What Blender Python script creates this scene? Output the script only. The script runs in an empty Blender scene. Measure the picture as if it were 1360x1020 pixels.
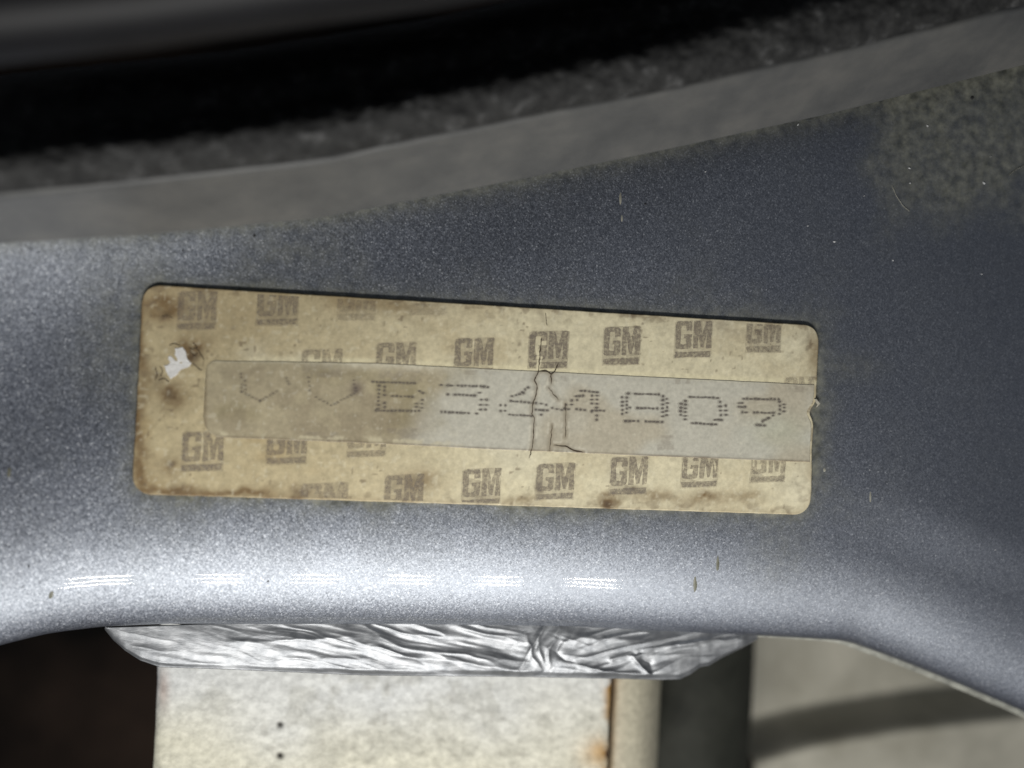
import bpy, bmesh, math, random
import numpy as np
from mathutils import Matrix, Vector

S = bpy.context.scene
C = S.collection
random.seed(7)
MM = 0.001

# ------------------------------------------------------------------ camera
# Phone held about 15 cm above a level painted panel.  World X runs along the
# sticker, Z points up from the panel.  Lengths below are millimetres.
F, CX, CY, DIST = 1500.0, 680.0, 510.0, 150.0
_X = np.array([8720.0, 432.0, 1500.0]); _X /= np.linalg.norm(_X)
_Y = np.array([0.05, -1.0, 0.0]); _Y -= _X * (_X @ _Y); _Y /= np.linalg.norm(_Y)
_Z = np.cross(_X, _Y)
ROT = np.stack([_X, _Y, _Z], axis=1)                # world -> camera (y down)
CAMPOS = -ROT.T @ np.array([0.0, 0.0, DIST])

def U(px, py, z=0.0):
    """photo point -> world x, y (mm) on the level z (mm)"""
    px, py, z = np.broadcast_arrays(np.asarray(px, float), np.asarray(py, float), np.asarray(z, float))
    d = np.stack([(px - CX) / F, (py - CY) / F, np.ones_like(px)], -1) @ ROT
    t = (z - CAMPOS[2]) / d[..., 2]
    return CAMPOS[0] + t * d[..., 0], CAMPOS[1] + t * d[..., 1]

def P(x, y, z):
    """world (mm) -> photo point"""
    x, y, z = np.broadcast_arrays(np.asarray(x, float), np.asarray(y, float), np.asarray(z, float))
    c = np.stack([x, y, z], -1) @ ROT.T
    w = c[..., 2] + DIST
    return CX + F * c[..., 0] / w, CY + F * c[..., 1] / w

cam = bpy.data.cameras.new("camera")
cam.sensor_width = 36.0
cam.lens = 36.0 * F / 1360.0
cam.clip_start = 0.005
cam.clip_end = 10.0
cam.dof.use_dof = True
cam.dof.focus_distance = 0.1535
cam.dof.aperture_fstop = cam.lens / 4.5
camo = bpy.data.objects.new("camera", cam); C.objects.link(camo)
Rb = Matrix((ROT.T @ np.diag([1.0, -1.0, -1.0])).tolist()).to_4x4()
camo.matrix_world = Matrix.Translation(Vector((CAMPOS * MM).tolist())) @ Rb
S.camera = camo

# ------------------------------------------------------------------ light
world = bpy.data.worlds.new("World"); S.world = world
world.use_nodes = True
bg = world.node_tree.nodes["Background"]
bg.inputs[0].default_value = (0.80, 0.88, 1.0, 1)
bg.inputs[1].default_value = 0.10

# hand lamp with three rows of six bar LEDs, held beyond the rolled panel edge
LAMP_C = np.array([-9.0, -152.0, 103.0]); LAMP_AIM = np.array([-10.0, -20.0, 0.0])
LAMP_W = 0.43
_ld = LAMP_AIM - LAMP_C; _ld /= np.linalg.norm(_ld)
_lx = np.array([1.0, 0, 0]); _lx -= _ld * (_ld @ _lx); _lx /= np.linalg.norm(_lx)
_ly = np.cross(-_ld, _lx)
led = bpy.data.lights.new("lamp_led", "AREA")
led.shape = "RECTANGLE"; led.size = 10 * MM; led.size_y = 0.8 * MM
led.energy = LAMP_W / 18; led.color = (1.0, 0.985, 0.95)
for i in range(6):
    for j in range(3):
        p = LAMP_C + _lx * (i - 2.5) * 24.6 + _ly * (j - 1) * 10.0
        o = bpy.data.objects.new("lamp_led", led); C.objects.link(o)
        m = Matrix(np.stack([_lx, _ly, -_ld], axis=1).tolist()).to_4x4()
        o.matrix_world = Matrix.Translation(Vector((p * MM).tolist())) @ m

S.view_settings.view_transform = "Standard"
S.view_settings.look = "None"
S.view_settings.exposure = 0.0
S.view_settings.gamma = 1.0
S.view_settings.use_curve_mapping = False
S.cycles.use_denoising = True
S.cycles.max_bounces = 6

# ------------------------------------------------------------------ helpers
_rs = np.random.RandomState(11)
_LAT = _rs.rand(512, 512)
def vnoise(x, y, seed=0):
    x = np.asarray(x, float) + seed * 37.31; y = np.asarray(y, float) + seed * 91.17
    xi = np.floor(x).astype(int); yi = np.floor(y).astype(int)
    fx = x - xi; fy = y - yi
    fx = fx * fx * (3 - 2 * fx); fy = fy * fy * (3 - 2 * fy)
    a = _LAT[xi % 512, yi % 512]; b = _LAT[(xi + 1) % 512, yi % 512]
    c = _LAT[xi % 512, (yi + 1) % 512]; d = _LAT[(xi + 1) % 512, (yi + 1) % 512]
    return (a * (1 - fx) + b * fx) * (1 - fy) + (c * (1 - fx) + d * fx) * fy
def fbm(x, y, octv=4, seed=0):
    s = 0.0; w = 0.0; a = 1.0
    for k in range(octv):
        s = s + a * vnoise(x * 2 ** k, y * 2 ** k, seed + k * 3); w += a; a *= 0.5
    return s / w
def sstep(a, b, x):
    t = np.clip((x - a) / (b - a), 0, 1)
    return t * t * (3 - 2 * t)
def smooth_curve(pts, xs):
    """monotone-x points -> softly rounded y(x)"""
    p = np.array(pts, float)
    n = 2000
    gx = np.linspace(p[0, 0], p[-1, 0], n); gy = np.interp(gx, p[:, 0], p[:, 1])
    k = max(3, int(n * 0.035)) | 1
    ker = np.hanning(k + 2)[1:-1]; ker /= ker.sum()
    pad = k // 2
    lo = gy[0] - (gy[1] - gy[0]) * np.arange(pad, 0, -1)
    hi = gy[-1] + (gy[-1] - gy[-2]) * np.arange(1, pad + 1)
    gy = np.convolve(np.concatenate([lo, gy, hi]), ker, mode="valid")
    return np.interp(xs, gx, gy)
def seg_dist(px, py, a, b):
    ax, ay = a; bx, by = b
    vx, vy = bx - ax, by - ay
    t = np.clip(((px - ax) * vx + (py - ay) * vy) / (vx * vx + vy * vy + 1e-9), 0, 1)
    return np.hypot(px - ax - t * vx, py - ay - t * vy)
def poly_dist(px, py, pts):
    d = np.full(np.shape(px), 1e9)
    for a, b in zip(pts[:-1], pts[1:]):
        d = np.minimum(d, seg_dist(px, py, a, b))
    return d

def mesh_obj(name, verts, faces, mat, parent=None, smooth=True):
    me = bpy.data.meshes.new(name)
    me.from_pydata([tuple(v) for v in (np.asarray(verts) * MM).tolist()], [], faces)
    me.update()
    if smooth:
        me.polygons.foreach_set("use_smooth", [True] * len(me.polygons))
    if mat: me.materials.append(mat)
    o = bpy.data.objects.new(name, me); C.objects.link(o)
    if parent: o.parent = parent
    return o
def grid_faces(nr, nc, flip=False):
    r = np.arange(nr - 1)[:, None]; c = np.arange(nc - 1)[None, :]
    a = (r * nc + c).ravel(); b = a + 1; d = a + nc; e = d + 1
    f = np.stack([a, b, e, d], 1) if not flip else np.stack([a, d, e, b], 1)
    return f.tolist()
def set_color(o, name, rgb):
    at = o.data.attributes.new(name, "FLOAT_COLOR", "POINT")
    n = len(o.data.vertices)
    rgba = np.ones((n, 4), np.float32); rgba[:, :3] = rgb
    at.data.foreach_set("color", rgba.ravel())
def set_float(o, name, v):
    at = o.data.attributes.new(name, "FLOAT", "POINT")
    at.data.foreach_set("value", np.asarray(v, np.float32).ravel())
def tag(o, label, cat, group=None, kind=None):
    o["label"] = label; o["category"] = cat
    if group: o["group"] = group
    if kind: o["kind"] = kind
    return o
def lin(r, g, b):
    f = lambda c: (c / 255 / 12.92) if c <= 10 else ((c / 255 + 0.055) / 1.055) ** 2.4
    return np.array([f(r), f(g), f(b)])

class Mat:
    def __init__(s, name):
        s.m = bpy.data.materials.new(name); s.m.use_nodes = True
        s.t = s.m.node_tree; s.b = s.t.nodes["Principled BSDF"]
        s.out = s.t.nodes["Material Output"]
    def n(s, kind, **kw):
        nd = s.t.nodes.new("ShaderNode" + kind)
        for k, v in kw.items():
            if k.startswith("i_"):
                nd.inputs[k[2:].replace("_", " ")].default_value = v
            else:
                setattr(nd, k, v)
        return nd
    def l(s, a, b): s.t.links.new(a, b)
    def coords(s, scale=1.0):
        tc = s.n("TexCoord"); mp = s.n("Mapping")
        mp.inputs["Scale"].default_value = (scale,) * 3 if not hasattr(scale, "__len__") else scale
        s.l(tc.outputs["Object"], mp.inputs["Vector"]); return mp.outputs["Vector"]
    def noise(s, vec, scale, detail=4, rough=0.55):
        nd = s.n("TexNoise"); nd.inputs["Scale"].default_value = scale
        nd.inputs["Detail"].default_value = detail; nd.inputs["Roughness"].default_value = rough
        s.l(vec, nd.inputs["Vector"]); return nd
    def ramp(s, fac, stops):
        nd = s.n("ValToRGB"); e = nd.color_ramp.elements
        while len(e) < len(stops): e.new(0.5)
        for k, (p, c) in enumerate(stops):
            e[k].position = p; e[k].color = (*c, 1) if len(c) == 3 else c
        s.l(fac, nd.inputs[0]); return nd.outputs[0]
    def math(s, op, a, b=None, clamp=False):
        nd = s.n("Math", operation=op, use_clamp=clamp)
        for i, v in enumerate((a, b)):
            if v is None: continue
            if isinstance(v, (int, float)): nd.inputs[i].default_value = v
            else: s.l(v, nd.inputs[i])
        return nd.outputs[0]
    def mix(s, fac, a, b, blend="MIX"):
        nd = s.n("Mix", data_type="RGBA", blend_type=blend)
        for i, v in ((0, fac), (6, a), (7, b)):
            if isinstance(v, (int, float)): nd.inputs[i].default_value = v
            elif isinstance(v, (tuple, list, np.ndarray)): nd.inputs[i].default_value = (*v, 1)[:4]
            else: s.l(v, nd.inputs[i])
        return nd.outputs[2]
    def bump(s, h, strength, dist):
        nd = s.n("Bump"); nd.inputs["Strength"].default_value = strength
        nd.inputs["Distance"].default_value = dist
        s.l(h, nd.inputs["Height"]); s.l(nd.outputs[0], s.b.inputs["Normal"]); return nd
    def set(s, **kw):
        for k, v in kw.items():
            s.b.inputs[k.replace("_", " ")].default_value = v
        return s

# ------------------------------------------------------------------ materials
def paint_material():
    M = Mat("metallic_paint"); v = M.coords()
    # aluminium flakes: every cell leans its own way
    geo = M.n("NewGeometry")
    vos = []
    for sc in (7000.0, 3600.0, 6500.0):
        vo = M.n("TexVoronoi", feature="F1"); vo.inputs["Scale"].default_value = sc
        M.l(v, vo.inputs["Vector"]); vos.append(vo.outputs["Color"])
    def lean(*pairs):
        acc = geo.outputs["Normal"]
        for col, k in pairs:
            sub = M.n("VectorMath", operation="SUBTRACT"); M.l(col, sub.inputs[0]); sub.inputs[1].default_value = (.5, .5, .5)
            scl = M.n("VectorMath", operation="SCALE"); M.l(sub.outputs[0], scl.inputs[0]); scl.inputs["Scale"].default_value = k
            ad = M.n("VectorMath", operation="ADD"); M.l(acc, ad.inputs[0]); M.l(scl.outputs[0], ad.inputs[1]); acc = ad.outputs[0]
        nrm = M.n("VectorMath", operation="NORMALIZE"); M.l(acc, nrm.inputs[0]); return nrm.outputs[0]
    def layer(col, stops, rough, normal):
        sep = M.n("SeparateColor"); M.l(col, sep.inputs[0])
        g = M.n("BsdfAnisotropic", distribution="BECKMANN"); g.inputs["Roughness"].default_value = rough
        M.l(M.ramp(sep.outputs[0], stops), g.inputs["Color"]); M.l(normal, g.inputs["Normal"]); return g.outputs[0]
    # flakes lying flat give the tight sheen, tilted ones the wide shimmer
    flat = layer(vos[0], [(0.0, (0.080, 0.086, 0.095)), (0.6, (0.110, 0.118, 0.128)), (1.0, (0.165, 0.174, 0.187))], PAINT_ROUGH, lean((vos[0], .14), (vos[1], .08)))
    tilt = layer(vos[2], [(0.0, (0.056, 0.061, 0.072)), (0.65, (0.118, 0.127, 0.147)), (0.92, (0.19, 0.20, 0.225)), (1.0, (0.36, 0.37, 0.39))], 0.67, lean((vos[2], .28), (vos[0], .18)))
    flk = M.n("AddShader"); M.l(flat, flk.inputs[0]); M.l(tilt, flk.inputs[1])
    pig = M.n("BsdfDiffuse"); pig.inputs["Color"].default_value = (0.026, 0.028, 0.036, 1)
    add = M.n("AddShader"); M.l(flk.outputs[0], add.inputs[0]); M.l(pig.outputs[0], add.inputs[1])
    # clear lacquer over it
    n1 = M.noise(M.coords((140, 900, 900)), 1.0, 2)
    bp = M.n("Bump"); bp.inputs["Strength"].default_value = 0.5; bp.inputs["Distance"].default_value = 0.000006
    M.l(n1.outputs[0], bp.inputs["Height"])
    coat = M.n("BsdfAnisotropic", distribution="GGX"); coat.inputs["Roughness"].default_value = 0.04
    M.l(bp.outputs[0], coat.inputs["Normal"])
    fr = M.n("Fresnel"); fr.inputs["IOR"].default_value = 1.5
    lac = M.n("MixShader"); M.l(M.math("MULTIPLY", fr.outputs[0], 0.32), lac.inputs[0]); M.l(add.outputs[0], lac.inputs[1]); M.l(coat.outputs[0], lac.inputs[2])
    # dried dirt film
    at = M.n("Attribute", attribute_name="dirt")
    n2 = M.noise(v, 1500.0, 5, 0.7)
    d = M.math("MULTIPLY", at.outputs["Fac"], M.math("ADD", M.math("MULTIPLY", n2.outputs[0], 1.5), 0.25), clamp=True)
    film = M.n("BsdfDiffuse")
    n3 = M.noise(v, 700.0, 4)
    M.l(M.ramp(n3.outputs[0], [(0.3, (0.070, 0.073, 0.063)), (0.7, (0.26, 0.26, 0.215))]), film.inputs["Color"])
    mx = M.n("MixShader"); M.l(d, mx.inputs[0]); M.l(lac.outputs[0], mx.inputs[1]); M.l(film.outputs[0], mx.inputs[2])
    M.l(mx.outputs[0], M.out.inputs["Surface"])
    M.t.nodes.remove(M.b)
    return M.m
PAINT_ROUGH = 0.485

def vcol_material(name, attr, rough, grain, gscale, bump=0.0, coat=0.0):
    M = Mat(name); v = M.coords()
    at = M.n("Attribute", attribute_name=attr)
    n1 = M.noise(v, gscale, 4, 0.65)
    g = M.ramp(n1.outputs[0], [(0.3, (1 - grain,) * 3), (0.7, (1 + grain * 0.6,) * 3)])
    M.l(M.mix(1.0, at.outputs["Color"], g, "MULTIPLY"), M.b.inputs["Base Color"])
    M.set(Roughness=rough, Coat_Weight=coat, Coat_Roughness=0.25)
    M.b.inputs["Specular IOR Level"].default_value = 0.3
    if bump: M.bump(n1.outputs[0], 0.5, bump)
    return M.m

def ink_material(name, color, scale=2600.0, lo=0.30, hi=0.62):
    M = Mat(name); v = M.coords()
    oi = M.n("ObjectInfo")
    n1 = M.noise(v, scale, 4, 0.7)
    a = M.ramp(n1.outputs[0], [(lo, (0.25,) * 3), (hi, (1, 1, 1))])
    sp = M.n("SeparateColor"); M.l(oi.outputs["Color"], sp.inputs[0])
    iw = M.n("Attribute", attribute_name="ink")
    al = M.math("MULTIPLY", M.math("MULTIPLY", sp.outputs[0], a), iw.outputs["Fac"], clamp=True)
    M.set(Roughness=0.7); M.b.inputs["Base Color"].default_value = (*color, 1)
    M.l(al, M.b.inputs["Alpha"])
    return M.m

def plain_material(name, stops, nscale, rough, metallic=0.0, bump=0.0, detail=5, spec=0.4):
    M = Mat(name); v = M.coords()
    n1 = M.noise(v, nscale, detail, 0.65)
    M.l(M.ramp(n1.outputs[0], stops), M.b.inputs["Base Color"])
    M.set(Roughness=rough, Metallic=metallic)
    M.b.inputs["Specular IOR Level"].default_value = spec
    if bump: M.bump(n1.outputs[0], 0.8, bump)
    return M.m

PAINT = paint_material()
PAPER = vcol_material("aged_paper", "paper", 0.55, 0.16, 1700.0, 0.00002)
STRIPM = vcol_material("film_strip", "film", 0.42, 0.14, 1900.0, 0.00002)
LOGO_INK = ink_material("faded_ink", lin(140, 129, 117), 2400.0, 0.34, 0.68)
DOT_INK = ink_material("dot_ink", lin(110, 102, 96), 3000.0, 0.25, 0.5)
CRACKM = plain_material("crack_dirt", [(0.3, (0.035, 0.022, 0.012)), (0.7, (0.09, 0.065, 0.04))], 900, 0.9)
WHITEP = plain_material("bare_paper", [(0.3, (0.72, 0.70, 0.66)), (0.7, (0.88, 0.87, 0.84))], 2500, 0.8, bump=0.00004)
FLAPM = plain_material('curled_paper', [(0.3, (0.32, 0.29, 0.22)), (0.7, (0.62, 0.58, 0.48))], 2500, 0.8)
RUBBER = plain_material("rubber_lip", [(0.28, (0.052, 0.053, 0.054)), (0.5, (0.078, 0.078, 0.076)), (0.72, (0.110, 0.107, 0.100))], 95, 0.5, bump=0.00002)
FOAM = plain_material("gritty_rubber", [(0.35, (0.005, 0.005, 0.005)), (0.56, (0.019, 0.019, 0.0185)), (0.76, (0.10, 0.10, 0.10))], 430, 0.75, bump=0.0004)
PLASTIC = plain_material("dark_plastic", [(0.3, (0.003, 0.003, 0.004)), (0.7, (0.006, 0.006, 0.0075))], 120, 0.45, spec=0.14)
VOIDM = plain_material("hollow_shade_black", [(0.35, (0.002, 0.002, 0.002)), (0.7, (0.030, 0.020, 0.015))], 14, 0.9, spec=0.1)  # near-black colour stands for the shade in the deep hollow
HEM = plain_material("hem_edge", [(0.3, (0.12, 0.12, 0.105)), (0.7, (0.30, 0.30, 0.26))], 600, 0.5)
DRIP = plain_material("dried_drip", [(0.3, (0.25, 0.24, 0.19)), (0.7, (0.40, 0.39, 0.33))], 900, 0.6)
DRIPD = plain_material("dark_drip", [(0.3, (0.10, 0.10, 0.07)), (0.7, (0.20, 0.195, 0.15))], 900, 0.5)
SPECKD = plain_material("black_speck", [(0.3, (0.01, 0.01, 0.01)), (0.7, (0.03, 0.03, 0.03))], 900, 0.8)
SPECKW = plain_material("white_speck", [(0.3, (0.35, 0.35, 0.35)), (0.7, (0.7, 0.7, 0.7))], 900, 0.8)
CAST = vcol_material("cast_paint", "cast", 0.55, 0.22, 900.0, 0.0002)
GAP_SHADE = plain_material('gap_shade_paint', [(0.3, (0.018, 0.019, 0.015)), (0.7, (0.034, 0.035, 0.028))], 160, 0.7, spec=0.2)  # dark colour stands for the shade beside the bracket
BEIGE = plain_material("beige_primer", [(0.3, (0.30, 0.28, 0.22)), (0.5, (0.42, 0.40, 0.33)), (0.7, (0.56, 0.53, 0.44))], 45, 0.6, bump=0.00003)

def foil_material():
    M = Mat("crumpled_foil"); v = M.coords()
    n1 = M.noise(v, 500, 5, 0.6)
    M.l(M.ramp(n1.outputs[0], [(0.3, (0.14, 0.146, 0.155)), (0.7, (0.28, 0.286, 0.295))]), M.b.inputs["Base Color"])
    M.set(Metallic=0.8, Roughness=0.46)
    n2 = M.noise(M.coords((500, 1500, 1500)), 1.0, 5, 0.7)
    M.bump(n2.outputs[0], 0.6, 0.00006)
    return M.m
FOILM = foil_material()

# ------------------------------------------------------------------ backing sheet coloured black for the shade of the hollow below
def build_cavity():
    x, y = np.meshgrid(np.linspace(-420, 420, 29), np.linspace(-330, 420, 27))
    z = -150 + 18 * fbm(x / 60, y / 60, 3, 5)
    o = mesh_obj("engine_bay_backing", np.stack([x, y, z], -1).reshape(-1, 3), grid_faces(27, 29), VOIDM)
    o["kind"] = "structure"
    o["label"] = "black backing sheet for the shaded hollow of the engine bay below the painted panel"
build_cavity()

# ------------------------------------------------------------------ painted panel
H_ROLL = 8.8      # its drop
P_ROLL = 2.2
SLOPE0 = 0.06
EDGE_PX = [(-260, 960), (-160, 912), (-80, 884), (0, 861), (60, 846), (130, 837), (220, 833), (500, 833), (760, 836), (1000, 848),
           (1130, 855), (1200, 880), (1280, 912), (1360, 946), (1480, 1000), (1600, 1060)]
LIP_PX = [(-260, 340), (-150, 333), (0, 323), (200, 311), (420, 290), (560, 263), (700, 236), (900, 195), (1100, 151), (1360, 86), (1600, 20)]
_gx = np.linspace(-255, 1595, 800)
_ex, _ey = U(_gx, smooth_curve(EDGE_PX, _gx), -H_ROLL * 0.8)
_lxw, _lyw = U(_gx, smooth_curve(LIP_PX, _gx), 1.5)
_rx, _ry = U(_gx, smooth_curve([(-260, 716), (0, 698), (130, 690), (220, 687), (500, 685), (760, 688), (1000, 700), (1100, 716), (1200, 745), (1360, 800), (1600, 905)], _gx), 0.0)
def y_edge(x): return np.interp(x, _ex, _ey)
def y_roll(x): return np.interp(x, _rx, _ry)            # where the sheet starts to roll over
def y_lip(x): return np.interp(x, _lxw, _lyw)

def z_face(x, y):
    """slow shaping of the pressed sheet, without the rolled edge"""
    px, py = P(x, y, 0)
    z = 0.55 * (fbm(x / 34 + 3, y / 30 + 1, 2, 4) - 0.5)
    # sheet turns up towards the seal at the left
    d = y - (y_lip(x) - 9.0)
    w = sstep(420, -20, px)
    z = z + w * 0.010 * np.clip(d, 0, 30) ** 2
    q = ((468 - 0.42 * px) - py) / 10.0 / 2.0            # diagonal bend above which the sheet leans back
    z = z + 0.15 * 2.0 * np.logaddexp(0, np.clip(q, -40, 40))
    q = ((640 - 0.42 * px) - py) / 10.0 / 2.5
    z = z - 0.09 * 2.5 * (np.logaddexp(0, np.clip(q, -40, 40)) - np.logaddexp(0, np.clip(q - 3, -40, 40)))
    # shallow swage running down to the right
    q = (px - 1180) * 0.55 + (py - 520) * 0.83
    z = z + 0.5 * sstep(-180, 220, q) * sstep(1080, 1300, px)
    z = z * sstep(0, 9, y - y_roll(x))
    # soft crown before the roll
    c = np.clip(10 - (y - y_roll(x)), 0, 10)
    return z - SLOPE0 / 20 * c * c
def z_panel(x, y):
    R = y_roll(x) - y_edge(x); d = np.clip(y_roll(x) - y, 0, R * 0.999)
    return z_face(x, np.maximum(y, y_roll(x))) - H_ROLL * (1 - (1 - (d / R) ** P_ROLL) ** (1 / P_ROLL)) - d * SLOPE0

def build_panel():
    xs = np.arange(-92, 98.01, 0.45); nc = len(xs)
    ye = y_edge(xs); yr = y_roll(xs); R_ROLL = yr - ye; yt = y_lip(xs) + 7
    nf, na = 190, 64
    rows = []
    for k in range(nf):
        t = k / (nf - 1)
        y = yt + (yr - yt) * t
        rows.append(np.stack([xs, y, z_face(xs, y)], -1))
    z0 = z_face(xs, yr)
    for k in range(1, na):
        th = (math.pi / 2) * k / (na - 1)
        d = R_ROLL * math.sin(th) ** (2 / P_ROLL); dz = H_ROLL * (1 - max(math.cos(th), 0.0) ** (2 / P_ROLL))
        rows.append(np.stack([xs, yr - d, z0 - dz - d * SLOPE0], -1))
    for dz in (2.0, 5.0):                                    # return flange behind
        rows.append(np.stack([xs, ye + 0.15 * dz, z0 - H_ROLL - R_ROLL * SLOPE0 - dz], -1))
    V = np.array(rows); nr = len(rows)
    o = mesh_obj("body_panel", V.reshape(-1, 3), grid_faces(nr, nc, True), PAINT)
    Vf = V.reshape(-1, 3); px, py = P(Vf[:, 0], Vf[:, 1], Vf[:, 2])
    nz = fbm(Vf[:, 0] / 6, Vf[:, 1] / 6, 4, 9); nf2 = fbm(Vf[:, 0] / 1.3, Vf[:, 1] / 2.2, 3, 13)
    # dusty upper right corner
    dust = sstep(1120, 1215, px + 90 * (nz - 0.5)) * sstep(350, 230, py + 0.10 * (px - 1200) + 130 * (nz - 0.5)) * (0.35 + 0.65 * nf2)
    # grime framing the sticker
    qx = np.maximum(np.abs(Vf[:, 0] - STX) - (STW - 2.2), 0); qy = np.maximum(np.abs(Vf[:, 1] - STY) - (STH - 2.2), 0)
    sd = np.hypot(qx, qy) - 2.2
    halo = np.exp(-np.clip(sd, 0, 50) / 1.3) * (0.55 + 0.9 * nz)
    halo = halo + 0.30 * np.exp(-np.clip(sd, 0, 50) / 4.5) * sstep(0.45, 0.7, nz)
    # patches of film
    pat = 0.30 * np.exp(-(((px - 390) / 70) ** 2 + ((py - 335) / 22) ** 2)) + 0.26 * np.exp(-(((px - 1128) / 45) ** 2 + ((py - 488) / 20) ** 2))
    pat = pat + 0.30 * np.exp(-(((px - 150) / 60) ** 2 + ((py - 450) / 90) ** 2)) + 0.22 * np.exp(-(((px - 1030) / 40) ** 2 + ((py - 740) / 50) ** 2))
    lipd = 0.6 * np.exp(-np.clip(y_lip(Vf[:, 0]) - Vf[:, 1], 0, 99) / 1.2)
    set_float(o, "dirt", np.clip(0.85 * dust + 0.8 * halo + pat * (0.4 + nf2) + lipd + 0.05 * nz, 0, 0.92))
    tag(o, "silver-blue metallic car body panel with rolled lower edge carrying the sticker", "panel")
    # thin hem showing below the roll
    hv = []
    z0h = z_face(xs, yr) - H_ROLL - R_ROLL * SLOPE0
    out = -1.6 + 0.95 * sstep(150, 260, P(xs, ye, -10)[0]) + 0.30 * sstep(1060, 1180, P(xs, ye, -10)[0]) + 0.12 * (fbm(xs / 2.0, xs * 0, 3, 8) - 0.5)
    for (dy, dz) in ((0.6, -0.9), (0.0, -0.8), (-1.0, -1.0), (-1.0, -1.5), (0.6, -1.6)):
        hv.append(np.stack([xs, ye + (dy if dy > -1 else -out - 1.25), z0h + dz], -1))
    mesh_obj("hem_flange", np.array(hv).reshape(-1, 3), grid_faces(len(hv), nc, True), HEM, o)
    return o

# sticker rectangle on the panel (mm)
_cx, _cy = U([188, 1089, 1074, 176.5], [378.5, 431, 683.5, 656.5], 0.2)
STX0, STX1 = (_cx[0] + _cx[3]) / 2, (_cx[1] + _cx[2]) / 2
STY1, STY0 = (_cy[0] + _cy[1]) / 2, (_cy[2] + _cy[3]) / 2
STX, STY, STW, STH = (STX0 + STX1) / 2, (STY0 + STY1) / 2, (STX1 - STX0) / 2, (STY1 - STY0) / 2
print("sticker residual", _cx, _cy)
panel = build_panel()

def blob(name, cx, cy, pts, h, mat, parent):
    """small domed patch with an outline given in photo points, lying on the panel"""
    x, y = U([p[0] for p in pts], [p[1] for p in pts], 0)
    z = z_panel(x, y)
    for _ in range(3):
        x, y = U([p[0] for p in pts], [p[1] for p in pts], z); z = z_panel(x, y)
    mx, my = x.mean(), y.mean(); n = len(pts)
    V = [(a, b, c - 0.02) for a, b, c in zip(x, y, z)]
    xi, yi = mx + (x - mx) * 0.6, my + (y - my) * 0.6
    V += [(a, b, c + h * 0.8) for a, b, c in zip(xi, yi, z_panel(xi, yi))]
    V.append((mx, my, z_panel(mx, my) + h))
    f = [(i, (i + 1) % n, n + (i + 1) % n, n + i) for i in range(n)] + [(n + i, n + (i + 1) % n, 2 * n) for i in range(n)]
    return mesh_obj(name, V, f, mat, parent)
def ell(cx, cy, rx, ry, rot=0.0, n=10, jit=0.15):
    r = []
    for k in range(n):
        a = -2 * math.pi * k / n; q = 1 + random.uniform(-jit, jit)
        u, v = rx * q * math.cos(a), ry * q * math.sin(a)
        r.append((cx + u * math.cos(rot) - v * math.sin(rot), cy + u * math.sin(rot) + v * math.cos(rot)))
    return r
blob("dried_drip", 0, 0, ell(824, 264, 2.0, 10), 0.05, DRIP, panel)
blob("dried_drip", 0, 0, ell(826, 290, 1.6, 5), 0.04, DRIP, panel)
blob("dried_drip", 0, 0, ell(923, 776, 3.0, 12), 0.06, DRIPD, panel)
blob("dried_drip", 0, 0, ell(953, 748, 2.6, 14, jit=.3), 0.03, DRIPD, panel)
blob("dried_drip", 0, 0, ell(1156, 660, 1.4, 8), 0.04, DRIP, panel)
blob("dried_drip", 0, 0, ell(1095, 624, 2.2, 3), 0.05, DRIP, panel)
blob("dried_drip", 0, 0, ell(68, 790, 3.4, 6, 0.3), 0.05, DRIPD, panel)
blob("dried_drip", 0, 0, ell(12, 628, 3, 8, 0.1), 0.04, DRIPD, panel)
for (a, b, r) in ((338, 313, 2.6), (1291, 130, 3.0), (857, 271, 1.8), (38, 752, 1.8), (356, 772, 2.0), (31, 779, 1.6), (243, 333, 1.6)):
    blob("dirt_speck", 0, 0, ell(a, b, r, r * 0.8, jit=.3), 0.1, SPECKD, panel)
for (a, b, r) in ((1060, 165, 2.6), (1232, 167, 2.6), (1208, 223, 2.6), (1209, 243, 2.4), (1307, 243, 2.6), (1148, 260, 2.0), (1108, 321, 2.6),
                  (1186, 346, 2.2), (1304, 364, 2.0), (937, 228, 2.0), (1073, 300, 1.6), (1316, 208, 1.6), (1155, 624, 1.6), (1322, 730, 1.6)):
    blob("dust_speck", 0, 0, ell(a, b, r * random.uniform(.45, .85), r * random.uniform(.3, .6), random.uniform(-1, 1), jit=.4), 0.10, SPECKW, panel)

def ribbon(name, pts, widths, zfun, h, mat, parent):
    """thin tapering sliver following photo points on a surface"""
    pts = np.array(pts, float)
    x, y = U(pts[:, 0], pts[:, 1], 0.3)
    t = np.gradient(np.stack([x, y], -1), axis=0); t /= np.linalg.norm(t, axis=1)[:, None] + 1e-9
    n = np.stack([-t[:, 1], t[:, 0]], -1) * (np.asarray(widths) * 0.05)[:, None]
    V = []; k = len(pts)
    for s, dz in ((1, 0.0), (0, h), (-1, 0.0)):
        xx, yy = x + n[:, 0] * s, y + n[:, 1] * s
        V.append(np.stack([xx, yy, zfun(xx, yy) + dz], -1))
    return mesh_obj(name, np.array(V).reshape(-1, 3), grid_faces(3, k), mat, parent)
def densify(pts, step=4.0, jit=0.8, seed=0):
    r = random.Random(seed); out = []
    for a, b in zip(pts[:-1], pts[1:]):
        n = max(1, int(math.hypot(b[0] - a[0], b[1] - a[1]) / step))
        for i in range(n):
            t = i / n
            out.append((a[0] + (b[0] - a[0]) * t + r.uniform(-jit, jit) * (t > 0), a[1] + (b[1] - a[1]) * t + r.uniform(-jit, jit) * (t > 0)))
    out.append(pts[-1]); return out
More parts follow.
